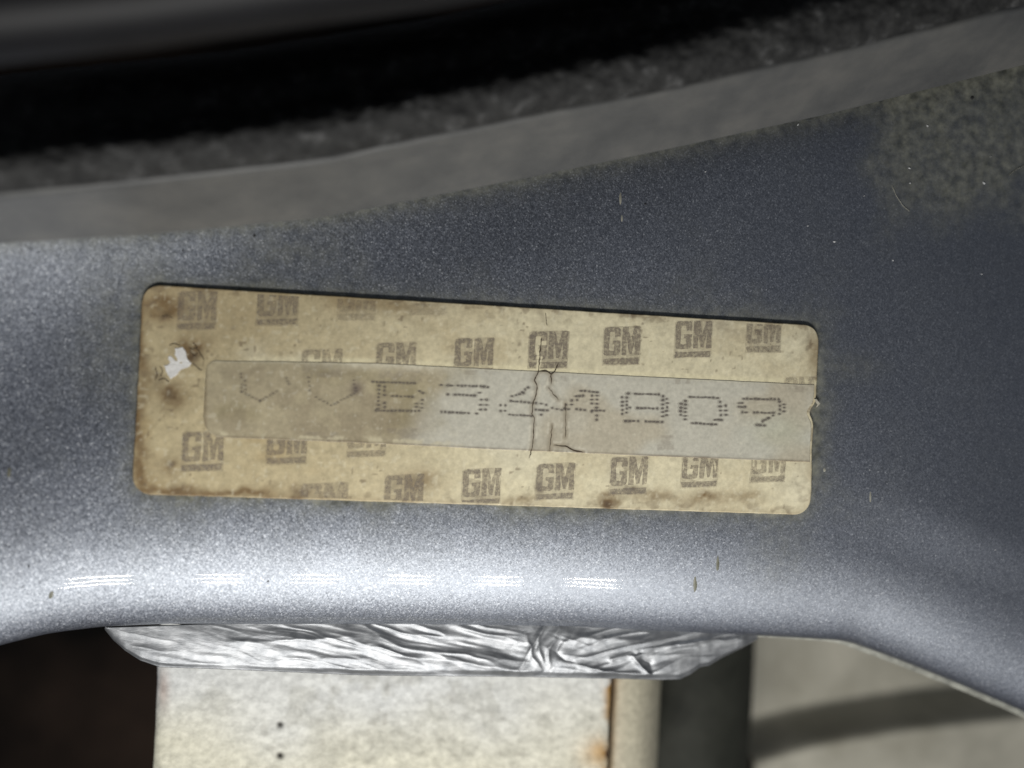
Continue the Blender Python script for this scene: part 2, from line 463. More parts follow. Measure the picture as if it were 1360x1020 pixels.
fib = densify([(1186, 246), (1192, 260), (1200, 272), (1209, 280)], 3, 0.2)
ribbon("fibre", fib, [0.7] * len(fib), lambda x, y: z_panel(x, y) + 0.05, 0.06, DRIP, panel)
fib = densify([(1341, 232), (1352, 224), (1362, 219)], 3, 0.3)
ribbon("fibre", fib, [0.8] * len(fib), lambda x, y: z_panel(x, y) + 0.05, 0.06, DRIP, panel)

# ------------------------------------------------------------------ sticker
ST_T = 0.33            # paper thickness
STRIP_T = 0.035
def z_under(x, y): return z_face(x, y)
def paper_z(x, y):
    px, py = P(x, y, ST_T)
    z = z_under(x, y) + ST_T + 0.03 * (fbm(x / 5, y / 5, 3, 45) - 0.5)
    return z + 0.04 * np.exp(-(poly_dist(px, py, CRACKS[0]) / 6) ** 2)
def strip_z(x, y): return paper_z(x, y) + STRIP_T

def round_rect_grid(x0, x1, y0, y1, r, step, corners=(1, 1, 1, 1)):
    nx = int((x1 - x0) / step) + 1; ny = int((y1 - y0) / step) + 1
    x, y = np.meshgrid(np.linspace(x0, x1, nx), np.linspace(y0, y1, ny))
    for (sx, sy), rr in zip(((-1, -1), (1, -1), (1, 1), (-1, 1)), corners):
        if not rr: continue
        r_ = r * rr
        cx = x0 + r_ if sx < 0 else x1 - r_; cy = y0 + r_ if sy < 0 else y1 - r_
        a = (x - cx) * sx / r_; b = (y - cy) * sy / r_
        m = (a > 0) & (b > 0)
        a2 = a * np.sqrt(np.clip(1 - b * b / 2, 0, 1)); b2 = b * np.sqrt(np.clip(1 - a * a / 2, 0, 1))
        x[m] = (cx + sx * r_ * a2)[m]; y[m] = (cy + sy * r_ * b2)[m]
    return x, y
def slab(name, x, y, ztop, zbot, mat, parent=None):
    nr, nc = x.shape
    V = np.stack([x, y, ztop], -1).reshape(-1, 3)
    ring = list(range(nc)) + [i * nc + nc - 1 for i in range(1, nr)] + [(nr - 1) * nc + j for j in range(nc - 2, -1, -1)] + [i * nc for i in range(nr - 2, 0, -1)]
    B = V[ring].copy(); B[:, 2] = np.asarray(zbot).reshape(-1)[ring] if np.ndim(zbot) else zbot
    base = len(V); V = np.vstack([V, B]); n = len(ring)
    f = grid_faces(nr, nc) + [(ring[i], base + i, base + (i + 1) % n, ring[(i + 1) % n]) for i in range(n)]
    o = mesh_obj(name, V, f, mat, parent)
    return o, V

CRACKS_Z = [[(1015, 250), (1005, 340), (998, 440), (975, 490), (990, 520), (985, 570), (968, 620), (960, 680), (975, 700), (970, 780), (965, 850), (945, 930)],
            [(998, 440), (1040, 435), (1070, 455), (1090, 440), (1110, 395)], [(1070, 455), (1070, 510)], [(1055, 530), (1110, 600)],
            [(1150, 620), (1152, 720), (1150, 810)], [(1075, 740), (1065, 850), (1060, 890)], [(1085, 855), (1150, 860), (1200, 885), (1250, 895)],
            [(1038, 110), (1042, 150), (1047, 180)]]
CRACK_W = [1.25, 1.3, 1.0, 0.9, 0.7, 1.0, 1.6, 0.7]
CRACKS = [[(480 + a / 4.25, 390 + b / 4.25) for a, b in c] for c in CRACKS_Z]

STRIP_TOP = [(240, 477.5), (287, 478.5), (500, 482), (660, 490), (800, 497), (1078, 510.5), (1110, 512)]
STRIP_BOT = [(240, 578), (295, 581), (500, 589), (660, 597), (800, 603), (1078, 614), (1110, 615.5)]

def sticker_stains(px, py, x, y):
    nz = fbm(x / 3.0, y / 3.0, 4, 21); n2 = fbm(x / 0.8, y / 0.8, 3, 25); nl = fbm(x / 14, y / 10, 3, 29)
    wx = px + 26 * (nz - 0.5); wy = py + 22 * (fbm(x / 2.5, y / 2.5, 3, 33) - 0.5)
    g = lambda cx, cy, rx, ry: np.exp(-(((wx - cx) / rx) ** 2 + ((wy - cy) / ry) ** 2))
    brown = 0.75 * g(222, 405, 26, 22) + 0.9 * g(255, 463, 20, 16) + 0.75 * g(228, 522, 24, 20) + 0.7 * g(188, 590, 9, 55) + 0.5 * g(192, 640, 14, 16)
    brown = brown + 0.8 * g(230, 650, 40, 7) + 0.7 * g(320, 652, 55, 6) + 0.5 * g(225, 618, 18, 14) + 0.5 * g(190, 470, 9, 60)
    brown = brown + 0.5 * g(560, 640, 30, 16) + 0.5 * g(690, 662, 30, 6) + 0.5 * g(400, 655, 14, 9) + 0.8 * g(808, 664, 16, 9) + 0.5 * g(870, 662, 40, 9) + 0.55 * g(935, 664, 28, 9) + 0.4 * g(990, 662, 30, 9)
    brown = brown + 0.25 * g(1000, 440, 60, 8) + 0.4 * g(1082, 470, 8, 30) + 0.3 * g(540, 410, 60, 12) + 0.35 * g(480, 400, 40, 9)
    brown = brown + 0.22 * g(300, 420, 60, 40)
    dark = 0.7 * g(228, 521, 9, 8) + 0.8 * g(225, 617, 5, 5) + 0.9 * g(839, 651, 6, 6) + 0.6 * g(806, 665, 9, 6) + 0.6 * g(717, 649, 5, 7) + 0.6 * g(222, 419, 6, 4)
    dark = dark + 0.6 * g(844, 421, 6, 5) + 0.5 * g(394, 654, 6, 5) + 0.55 * g(692, 457, 4, 3) + 0.4 * g(308, 440, 5, 4) + 0.6 * g(262, 470, 12, 9) + 0.45 * g(205, 500, 8, 16) + 0.35 * g(960, 433, 9, 4) + 0.35 * g(718, 418, 4, 12)
    return brown, dark, nz, n2, nl

def mixc(a, b, t): return a + (b - a) * np.clip(t, 0, 1)[:, None]

def build_sticker():
    x, y = round_rect_grid(STX0, STX1, STY0, STY1, 2.3, 0.16)
    # nick and uneven cut along the rim
    px, py = P(x, y, ST_T)
    edge = np.minimum(np.minimum(x - STX0, STX1 - x), np.minimum(y - STY0, STY1 - y))
    w = np.exp(-np.clip(edge, 0, 9) / 0.5)
    x = x - 0.75 * np.exp(-((py - 548) / 10) ** 2) * np.exp(-(STX1 - x) / 0.9) - 0.25 * np.exp(-((py - 590) / 40) ** 2) * np.exp(-(STX1 - x) / 0.9)
    y = y + 0.10 * w * (fbm(x / 1.2, y / 1.2, 3, 41) - 0.5) ; x = x + 0.12 * w * (fbm(x / 1.1, y / 1.1, 3, 43) - 0.5)
    px, py = P(x, y, ST_T)
    zt = paper_z(x, y)
    zt = zt + 0.10 * np.exp(-(((px - 240) / 26) ** 2 + ((py - 482) / 20) ** 2)) * fbm(x / 0.7, y / 0.7, 2, 47)
    zt = zt + 0.05 * np.exp(-(((px - 222) / 9) ** 2 + ((py - 420) / 5) ** 2))
    o, V = slab("label_sticker", x, y, zt, z_under(x, y) - 0.05, PAPER)
    px, py = P(V[:, 0], V[:, 1], V[:, 2]); X, Y = V[:, 0], V[:, 1]
    brown, dark, nz, n2, nl = sticker_stains(px, py, X, Y)
    left = sstep(760, 300, px + 160 * (nl - 0.5))
    col = mixc(lin(226, 216, 183)[None, :].repeat(len(X), 0), lin(199, 184, 147)[None, :], left)
    col = mixc(col, lin(226, 218, 190)[None, :], sstep(0.55, 0.75, nl) * 0.6)
    col = col * (0.84 + 0.30 * n2)[:, None]
    col = mixc(col, lin(172, 150, 108)[None, :], 0.5 * sstep(0.52, 0.72, fbm(X / 7, Y / 5, 4, 57)) * (0.35 + 0.65 * left))
    edge = np.minimum(np.minimum(X - STX0, STX1 - X), np.minimum(Y - STY0, STY1 - Y))
    rim = np.exp(-np.clip(edge, 0, 9) / 0.5) * (0.25 + 0.9 * nz)
    col = mixc(col, lin(130, 108, 76)[None, :], 1.25 * brown * (0.45 + 1.1 * n2) + 0.55 * rim)
    col = mixc(col, lin(84, 68, 56)[None, :], 0.95 * dark * (0.5 + n2))
    spots = np.exp(-np.clip(edge - 0.3, 0, 9) / 1.6) * sstep(0.60, 0.72, fbm(X / 1.5, Y / 1.1, 3, 59))
    col = mixc(col, lin(108, 90, 70)[None, :], 0.45 * spots)
    # pale mottling and dark pinholes
    col = mixc(col, lin(236, 228, 200)[None, :], 0.28 * sstep(0.66, 0.8, fbm(X / 0.5, Y / 0.5, 2, 51)))
    col = mixc(col, lin(120, 104, 84)[None, :], 0.6 * sstep(0.80, 0.9, vnoise(X / 0.45, Y / 0.45, 53)) * sstep(0.5, 0.7, nz))
    # pale ridge along the upper rim of the number strip
    d = np.abs(py - (np.interp(px, *zip(*STRIP_TOP)) - 3))
    col = mixc(col, lin(238, 228, 190)[None, :], 0.8 * np.exp(-(d / 3.0) ** 2) * sstep(290, 420, px) * (0.4 + n2))
    set_color(o, "paper", col)
    tag(o, "worn yellowed paper label with GM print and serial number on silver-blue panel", "sticker")
    return o
sticker = build_sticker()

def build_strip():
    nx = 700; ny = 84
    xl, _ = U(271.5, 530, ST_T)
    xr = STX1 - 0.35
    # grid between the two slanting rims, with two rounded left corners
    u, v = np.meshgrid(np.linspace(0, 1, nx), np.linspace(0, 1, ny))
    x = xl + (xr - xl) * u
    px0, _ = P(x, 0 * x, ST_T)
    _, yt = U(px0, np.interp(px0, *zip(*STRIP_TOP)), ST_T); _, yb = U(px0, np.interp(px0, *zip(*STRIP_BOT)), ST_T)
    wob = 0.10 * (fbm(x / 2.3, x * 0, 3, 61) - 0.5)
    yt = yt + wob; yb = yb + 0.12 * (fbm(x / 2.0, x * 0 + 5, 3, 63) - 0.5)
    for r, top in ((1.2, True), (2.4, False)):
        e = np.clip(r - (x - xl), 0, r); dy = r - np.sqrt(np.clip(r * r - e * e, 0, None))
        if top: yt = yt - dy
        else: yb = yb + dy
    y = yb + (yt - yb) * v
    px, py = P(x, y, ST_T)
    x = x - 0.9 * np.exp(-((py - 548) / 11) ** 2) * np.exp(-(xr - x) / 0.9) - 0.2 * np.exp(-((py - 590) / 30) ** 2) * np.exp(-(xr - x) / 0.9)
    px, py = P(x, y, ST_T)
    rim = np.minimum(np.minimum(v, 1 - v) * 11, np.minimum(x - xl, 9))
    zt = strip_z(x, y) + 0.02 * np.exp(-rim / 0.35) * (v < 0.5) - 0.028 * np.exp(-(1 - v) * 11 / 0.3)
    o, V = slab("number_strip", x, y, zt, z_under(x, y) + ST_T - 0.06, STRIPM, sticker)
    px, py = P(V[:, 0], V[:, 1], V[:, 2]); X, Y = V[:, 0], V[:, 1]
    nz = fbm(X / 3.0, Y / 3.0, 4, 71); n2 = fbm(X / 0.8, Y / 0.8, 3, 73); nl = fbm(X / 10, Y / 8, 3, 75)
    left = sstep(620, 520, px + 0.7 * (py - 540) + 90 * (nz - 0.5))
    col = mixc(lin(206, 202, 186)[None, :].repeat(len(X), 0), lin(162, 150, 115)[None, :], left * 0.95)
    col = mixc(col, lin(190, 178, 152)[None, :], sstep(0.45, 0.65, nl) * 0.6)
    col = mixc(col, lin(150, 137, 114)[None, :], 0.55 * np.exp(-(((px - 520 - 30 * (nz - .5)) / 45) ** 2 + ((py - 560) / 26) ** 2)) + 0.38 * left * sstep(0.46, 0.66, nz))
    col = mixc(col, lin(206, 194, 160)[None, :], 0.32 * left * sstep(0.54, 0.72, fbm(X / 2.2, Y / 2.2, 4, 79)))
    col = mixc(col, lin(196, 204, 182)[None, :], 0.35 * np.exp(-(((px - 1035) / 40) ** 2 + ((py - 572) / 24) ** 2)))
    col = col * (0.92 + 0.18 * n2 - 0.02)[:, None]
    # ghosts of the print below
    for cx, cy, w, h in ((428, 492, 26, 9), (528, 500, 32, 8), (632, 495, 24, 3), (730, 500, 24, 7), (884, 588, 11, 10), (905, 506, 12, 4), (1062, 516, 18, 5), (430, 580, 26, 6), (530, 578, 26, 9)):
        m = sstep(1.15, 0.85, np.maximum(np.abs(px - cx) / w, np.abs(py - cy) / h)) * sstep(0.35, 0.6, n2)
        col = mixc(col, lin(140, 130, 116)[None, :], 0.4 * m)
    # white bloom along the left half of the upper rim
    tr = py - np.interp(px, *zip(*STRIP_TOP))
    col = mixc(col, lin(224, 216, 192)[None, :], 1.0 * np.exp(-(tr / 8) ** 2) * sstep(380, 480, px) * sstep(640, 560, px) * (0.3 + n2))
    col = mixc(col, lin(224, 217, 190)[None, :], 0.45 * np.exp(-(tr / 2.5) ** 2))
    br = np.interp(px, *zip(*STRIP_BOT)) - py
    col = mixc(col, lin(112, 96, 76)[None, :], 0.75 * np.exp(-(br / 2.2) ** 2) * (0.5 + 0.8 * nz))
    col = mixc(col, lin(128, 112, 86)[None, :], 0.6 * np.exp(-((px - 272) / 3.0) ** 2))
    col = mixc(col, lin(222, 216, 194)[None, :], 0.28 * sstep(0.68, 0.82, fbm(X / 0.5, Y / 0.5, 2, 77)))
    col = mixc(col, lin(98, 84, 84)[None, :], 0.7 * np.exp(-(((px - 473) / 8) ** 2 + ((py - 516) / 9) ** 2)))
    dcr = np.full(px.shape, 1e9)
    for c in CRACKS[:7]: dcr = np.minimum(dcr, poly_dist(px, py, c))
    col = mixc(col, lin(132, 116, 92)[None, :], 0.45 * np.exp(-(dcr / 4) ** 2))
    col = mixc(col, lin(226, 220, 200)[None, :], 0.55 * np.exp(-((dcr - 4.5) / 1.6) ** 2) * sstep(.42, .6, n2))
    col = mixc(col, lin(218, 208, 176)[None, :], 0.7 * np.exp(-((br - 5) / 3.5) ** 2) * sstep(650, 560, px) * sstep(0.5, 0.62, fbm(X / 1.4, Y / 1.4, 3, 83)))
    set_color(o, "film", col)
    return o
strip = build_strip()

def z_strip(x, y): return strip_z(x, y) + 0.022
def z_paper(x, y): return paper_z(x, y) + 0.022
for k, c in enumerate(CRACKS):
    if k == 7:
        pts = densify(c, 3, 0.4, k); par, zf = sticker, (lambda x, y: z_paper(x, y))
        ribbon("crack", pts, [CRACK_W[k]] * len(pts), zf, 0.01, CRACKM, par); continue
    pts = densify(c, 3, 0.7, k)
    w = np.array([CRACK_W[k] * (0.5 + 0.9 * random.random()) for _ in pts]); w[0] = w[-1] = 0.4
    ribbon("crack", pts, w, z_strip, 0.012, CRACKM, strip)

# ---- GM marks: block letters over a bar
G_OUT = [(0.10, 1), (0.03, .97), (0, .88), (0, .12), (0.03, .03), (0.10, 0), (.37, 0), (.44, .03), (.47, .12), (.47, .52), (.25, .52), (.25, .38), (.31, .38), (.31, .19), (.28, .165), (.19, .165),
         (.16, .19), (.16, .81), (.19, .835), (.28, .835), (.31, .81), (.31, .66), (.47, .66), (.47, .88), (.44, .97), (.37, 1)]
M_OUT = [(0, 0), (.14, 0), (.14, .60), (.215, .04), (.305, .04), (.38, .60), (.38, 0), (.52, 0), (.52, 1), (.35, 1), (.26, .52), (.17, 1), (0, 1)]
M_OUT = [(x + 0.52, y) for x, y in M_OUT]
BLEED = [(-.03, -.34), (1.06, -.36), (1.07, .98), (1.0, 1.03), (.05, 1.03), (-.03, .95)]      # ink bled into the paper round the mark
BAR = [(0.0, -.10), (0.02, -.30), (1.02, -.32), (1.04, -.10)]
def logo(x0, x1, yb, h, alpha, parent=sticker):
    ax, ay = U(x0, yb, ST_T); bx, by = U(x1, yb, ST_T); _, ty = U(x0, yb - h, ST_T)
    sx = (bx - ax) / 1.04; sy = ty - ay
    bm = bmesh.new()
    tilt = math.tan(math.radians(4.6))
    r = random.Random(int(x0 * 7 + yb))
    for kk, out in enumerate((G_OUT, M_OUT, BAR, BLEED)):
        vs = []
        n = len(out)
        for i in range(n):                                  # bled, slightly uneven outline
            p, q = out[i], out[(i + 1) % n]
            for t in (0.0, 0.34, 0.67):
                u, v = p[0] + (q[0] - p[0]) * t + r.uniform(-.012, .012), p[1] + (q[1] - p[1]) * t + r.uniform(-.012, .012)
                wx = ax + u * sx; wy = ay + v * sy + (u - .5) * sx * tilt + sy * .03
                vs.append(bm.verts.new((wx, wy, -5 if kk == 3 else 0)))
        bm.faces.new(vs)
    bm.normal_update()
    bmesh.ops.triangulate(bm, faces=bm.faces[:], ngon_method='EAR_CLIP')
    for co, no in (((0, STY1 - 0.35, 0), (0, 1, 0)), ((0, STY0 + 0.25, 0), (0, -1, 0))):
        bmesh.ops.bisect_plane(bm, geom=bm.verts[:] + bm.edges[:] + bm.faces[:], dist=1e-5, plane_co=co, plane_no=no, clear_outer=True)
    bw = 0.66 if x0 in (235, 341, 398, 702, 991, 997, 448, 546) else 0.30 + 0.18 * r.random()
    bleed = [bw if v.co.z < -1 else 1.0 for v in bm.verts]
    for v in bm.verts:
        v.co.z = float(z_paper(v.co.x, v.co.y)) - (0.008 if v.co.z > -1 else 0.014)
    V = [tuple(v.co) for v in bm.verts]; bm.verts.index_update()
    f = [[v.index for v in fc.verts] for fc in bm.faces]; bm.free()
    if not f: return
    o = mesh_obj("printed_logo", V, f, LOGO_INK, parent, smooth=False)
    set_float(o, "ink", bleed)
    alpha *= 0.74; o.color = (alpha, alpha, alpha, 1)
    return o
LOGOS = [(235, 286, 425, 39, .55), (341, 395, 419, 39, .6), (448, 498, 413, 38, .30), (546, 592, 406, 38, .22),
         (400, 453, 502, 38, .62), (499, 551, 493, 38, .72), (603, 654, 486, 37, .88), (702, 753, 477, 37, .92), (801, 849, 472, 38, .95), (896, 944, 463, 37, .95), (991, 1036, 456, 36, .62),
         (1040, 1079, 537, 36, .5),
         (241, 296, 613, 40, .82), (354, 407, 604, 39, .72), (461, 512, 595, 38, .62),
         (398, 460, 682, 40, .52), (510, 561, 669, 38, .78), (614, 664, 660, 37, .88), (712, 762, 652, 36, .88), (810, 859, 645, 38, .92), (905, 952, 636, 36, .88), (997, 1042, 629, 35, .66)]
for L in LOGOS: logo(*L)

# ---- dot matrix number, one mesh per character; strokes in photo points
def zc(ox, oy, s, segs): return [tuple((ox + a / s, oy + b / s) for a, b in sg) for sg in segs]
Z1 = lambda segs: zc(160, 360, 4.0, segs)
Z2 = lambda segs: zc(480, 390, 4.25, segs)
Z3 = lambda segs: zc(780, 400, 4.0, segs)
CHARS = [
    (Z1([((640, 545), (645, 640)), ((645, 640), (740, 690)), ((740, 690), (830, 640)), ((880, 570), (895, 600)), ((660, 560), (665, 630))]), .38),
    (Z1([((1000, 565), (1005, 635)), ((1040, 670), (1120, 715)), ((1120, 715), (1240, 650)), ((1235, 560), (1250, 640))]), .42),
    (Z2([((65, 498), (300, 505)), ((100, 520), (95, 650)), ((130, 525), (130, 640)), ((175, 578), (290, 582)), ((310, 540), (345, 560)), ((312, 600), (312, 640)), ((345, 600), (340, 645)), ((60, 660), (325, 662))]), .72),
    (Z2([((450, 515), (510, 520)), ((545, 520), (650, 522)), ((675, 522), (712, 528)), ((488, 568), (640, 575)), ((668, 560), (690, 580)), ((675, 600), (672, 655)), ((706, 600), (702, 655)), ((450, 668), (650, 676))]), .9),
    (Z2([((905, 555), (940, 530)), ((850, 580), (915, 560)), ((840, 606), (985, 618)), ((785, 630), (785, 662)), ((812, 630), (812, 662)), ((1015, 622), (1045, 628)), ((985, 655), (1048, 660)), ((1015, 685), (1035, 680)), ((835, 684), (960, 690))]), .82),
    (Z2([((1240, 548), (1330, 556)), ((1210, 578), (1250, 576)), ((1185, 603), (1215, 600)), ((1155, 628), (1185, 625)), ((1078, 645), (1130, 656)), ((1148, 650), (1370, 662)), ((1300, 575), (1300, 712)), ((1328, 575), (1326, 712))]), .85),
    (Z3([((215, 492), (380, 496)), ((185, 512), (185, 600)), ((208, 512), (208, 612)), ((225, 566), (370, 571)), ((400, 505), (400, 612)), ((424, 520), (420, 605)), ((205, 636), (395, 642))]), .95),
    (Z3([((545, 508), (690, 514)), ((520, 530), (518, 628)), ((496, 545), (495, 605)), ((705, 535), (708, 628)), ((735, 555), (735, 605)), ((540, 646), (680, 655)), ((678, 630), (712, 632))]), .92),
    (Z3([((828, 518), (1015, 522)), ((805, 542), (838, 538)), ((805, 562), (838, 562)), ((822, 590), (985, 594)), ((1022, 535), (1020, 598)), ((1044, 548), (1042, 585)), ((960, 618), (985, 608)), ((930, 640), (960, 622)), ((900, 658), (938, 660))]), .9),
]
def character(segs, alpha, k):
    r = random.Random(100 + k); V = []; f = []; ink = []
    for a, b in segs:
        L = math.hypot(b[0] - a[0], b[1] - a[1]); n = max(1, int(round(L / 5.2)))
        for i in range(n + 1):
            if r.random() < 0.10: continue
            t = i / n
            cx = a[0] + (b[0] - a[0]) * t + r.uniform(-.4, .4); cy = a[1] + (b[1] - a[1]) * t + r.uniform(-.3, .3)
            rx, ry = r.uniform(1.6, 2.8), r.uniform(1.1, 1.8)
            for grow, low, w in ((1.9, 0.018, 0.30), (1.0, 0.012, 1.0)):        # soft bleed under each dot
                ring = [(cx + rx * grow * math.cos(q), cy + ry * grow * math.sin(q)) for q in [-2 * math.pi * j / 8 for j in range(8)]]
                x, y = U([p[0] for p in ring], [p[1] for p in ring], ST_T + STRIP_T)
                z = z_strip(x, y) - low + (len(V) % 480) * 1e-5
                base = len(V); V += list(zip(x, y, z)); f.append(list(range(base, base + 8))); ink += [w] * 8
    o = mesh_obj("printed_character", V, f, DOT_INK, strip, smooth=False); set_float(o, "ink", ink)
    alpha *= 0.64; o.color = (alpha,) * 3 + (1,)
for k, (segs, al) in enumerate(CHARS): character(segs, al, k)

# ---- torn spot where bare white paper shows, and a lifted flap at the right rim
def torn(name, pts, h, mat, z0=0.10):
    x, y = U([p[0] for p in pts], [p[1] for p in pts], ST_T + 0.15); n = len(pts)
    mx, my = x.mean(), y.mean()
    V = [(a, b, float(z_paper(a, b)) - 0.03) for a, b in zip(x, y)] + [(a, b, float(z_paper(a, b)) + z0 + random.uniform(-.02, .03)) for a, b in zip(x, y)]
    f = [(i, (i + 1) % n, n + (i + 1) % n, n + i) for i in range(n)] + [[n + i for i in range(n)]]
    return mesh_obj(name, V, f, mat, sticker, smooth=False)
def zt1(l): return [(160 + a / 4, 360 + b / 4) for a, b in l][::-1]
TP = [(287, 412), (326, 404), (344, 430), (352, 466), (376, 490), (356, 512), (320, 522), (302, 548), (264, 575), (246, 546), (228, 502), (248, 500), (262, 484), (250, 466), (252, 452), (272, 456), (292, 480), (302, 476), (286, 446)]
torn("torn_paper", densify(zt1(TP + TP[:1]), 2.2, 0.5, 5)[:-1], 0.08, WHITEP, 0.05)
torn("torn_flap", densify([(1081.5, 530), (1084, 530), (1089, 536), (1086, 539.5), (1083, 542), (1085.5, 537), (1083, 533)][::-1], 2, 0.2, 6), 0.1, FLAPM, 0.10)
for k, c in enumerate([[(212, 486), (216, 493), (213, 500)], [(206, 488), (208, 496), (206, 505)], [(252, 466), (258, 474), (262, 468)], [(256, 482), (262, 488), (268, 492)], [(210, 505), (218, 503), (224, 507)], [(224, 459), (232, 456), (239, 459)],
                       [(250, 461), (256, 464), (262, 461)], [(214, 420), (221, 418), (229, 422)], [(256, 455), (266, 470), (271, 478)]]):
    pts = densify(c, 2, 0.5, 40 + k)
    ribbon("crack", pts, [0.9] * len(pts), lambda x, y: z_paper(x, y) + 0.02, 0.02, CRACKM, sticker)

# ------------------------------------------------------------------ seal along the top of the panel
SEAL1 = [(-260, 288), (-150, 277), (0, 262), (200, 241), (430, 215), (560, 188), (700, 160), (900, 122), (1100, 76), (1360, 14), (1600, -50)]
SEAL2 = [(-260, 215), (-150, 203), (0, 186), (300, 152), (560, 108), (700, 76), (850, 46), (1000, 2), (1200, -55), (1360, -105), (1600, -190)]
def build_seal():
    xs = np.linspace(-255, 1595, 620)
    l0, l1, l2 = smooth_curve(LIP_PX, xs), smooth_curve(SEAL1, xs), smooth_curve(SEAL2, xs)
    root = bpy.data.objects.new("rubber_seal", None); C.objects.link(root)
    def W(py, z, dy=0.0):
        x, y = U(xs, py, z); return np.stack([x, y + dy, np.full_like(x, z)], -1)
    def loft(ctrl, per):
        ctrl = np.array(ctrl); out = []
        n = len(ctrl)
        for i in range(n - 1):
            p0, p1, p2, p3 = ctrl[max(i - 1, 0)], ctrl[i], ctrl[i + 1], ctrl[min(i + 2, n - 1)]
            for k in range(per):
                t = k / per
                out.append(0.5 * ((2 * p1) + (-p0 + p2) * t + (2 * p0 - 5 * p1 + 4 * p2 - p3) * t * t + (-p0 + 3 * p1 - 3 * p2 + p3) * t ** 3))
        out.append(ctrl[-1]); return np.array(out)
    lip = loft([W(l0, 1.0, 6.0), W(l0, 5.0, 2.0), W(l0, 6.6, 0.3), W(l0, 7.4), W(l0 + (l1 - l0) * .10, 8.6), W(l0 + (l1 - l0) * .45, 12.5), W(l0 + (l1 - l0) * .75, 16.0), W(l1, 19.0), W(l1, 19.0, 1.4)], 6)
    fx, fy = lip[..., 0], lip[..., 1]
    lip[..., 2] += 0.6 * (fbm(fx / 14, fy / 3, 3, 81) - 0.5)
    mesh_obj("lip", lip.reshape(-1, 3), grid_faces(lip.shape[0], lip.shape[1]), RUBBER, root)
    band = loft([W(l1, 18.7, 0.1), W(l1 + (l2 - l1) * .25, 20.8), W(l1 + (l2 - l1) * .5, 22.0), W(l1 + (l2 - l1) * .75, 22.0), W(l2, 20.0), W(l2, 12.0, 6.0), W(l2, -35.0, 10.0)], 14)
    x, y = band[..., 0], band[..., 1]
    n1 = fbm(x / 1.5, y / 1.5 + band[..., 2] / 2, 4, 85)
    g = sstep(0, 14, np.arange(band.shape[0]))[:, None]
    band[..., 2] += g * 0.7 * (n1 - 0.5); band[..., 1] += g * 0.4 * (fbm(x / 2.0, y / 2.0, 3, 88) - 0.5)
    mesh_obj("textured_band", band.reshape(-1, 3), grid_faces(band.shape[0], band.shape[1]), FOAM, root)
    root.location = (0, 0, 0)
    tag(root, "grey rubber weather seal with gritty black upper band along the panel's top edge", "seal")
build_seal()

# ------------------------------------------------------------------ dark trim at the very top, nearer to the camera
def build_trim():
    xs = np.linspace(-200, 1200, 160)
    h0 = smooth_curve([(-200, 116), (0, 95), (200, 74), (370, 50), (560, 24), (700, 0), (900, -42), (1200, -120)], xs)
    rows = []
    for dy, z in ((26.0, 8), (14.0, 22), (3.2, 38), (0.0, 42), (0.8, 45.5), (2.4, 48), (5, 49.6), (9, 50.4), (18, 50.8), (40, 49.5), (70, 40)):
        x, y = U(xs, h0, 42.0)
        rows.append(np.stack([x, y + dy, np.full_like(x, z)], -1))
    V = np.array(rows)
    o = mesh_obj("bonnet_trim", V.reshape(-1, 3), grid_faces(len(rows), len(xs)), PLASTIC)
    sm = o.modifiers.new("round", "SUBSURF"); sm.levels = sm.render_levels = 2
    tag(o, "blurred glossy black trim edge at the top left corner above the seal", "trim")
build_trim()

# ------------------------------------------------------------------ crumpled foil below the rolled edge
def fold_ridge(px, py, pts, w):
    """sharp-crested fold that dies out at both ends"""
    L = [0.0]
    for a, b in zip(pts[:-1], pts[1:]): L.append(L[-1] + math.hypot(b[0] - a[0], b[1] - a[1]))
    best = np.full(px.shape, 1e9); pos = np.zeros(px.shape)
    for k, (a, b) in enumerate(zip(pts[:-1], pts[1:])):
        vx, vy = b[0] - a[0], b[1] - a[1]
        t = np.clip(((px - a[0]) * vx + (py - a[1]) * vy) / (vx * vx + vy * vy), 0, 1)
        d = np.hypot(px - a[0] - t * vx, py - a[1] - t * vy); m = d < best
        best = np.where(m, d, best); pos = np.where(m, (L[k] + t * (L[k + 1] - L[k])) / L[-1], pos)
    return np.exp(-np.sqrt((best / w) ** 2 + 0.05) * 1.4) * np.sin(np.pi * np.clip(pos, 0, 1)) ** 0.6

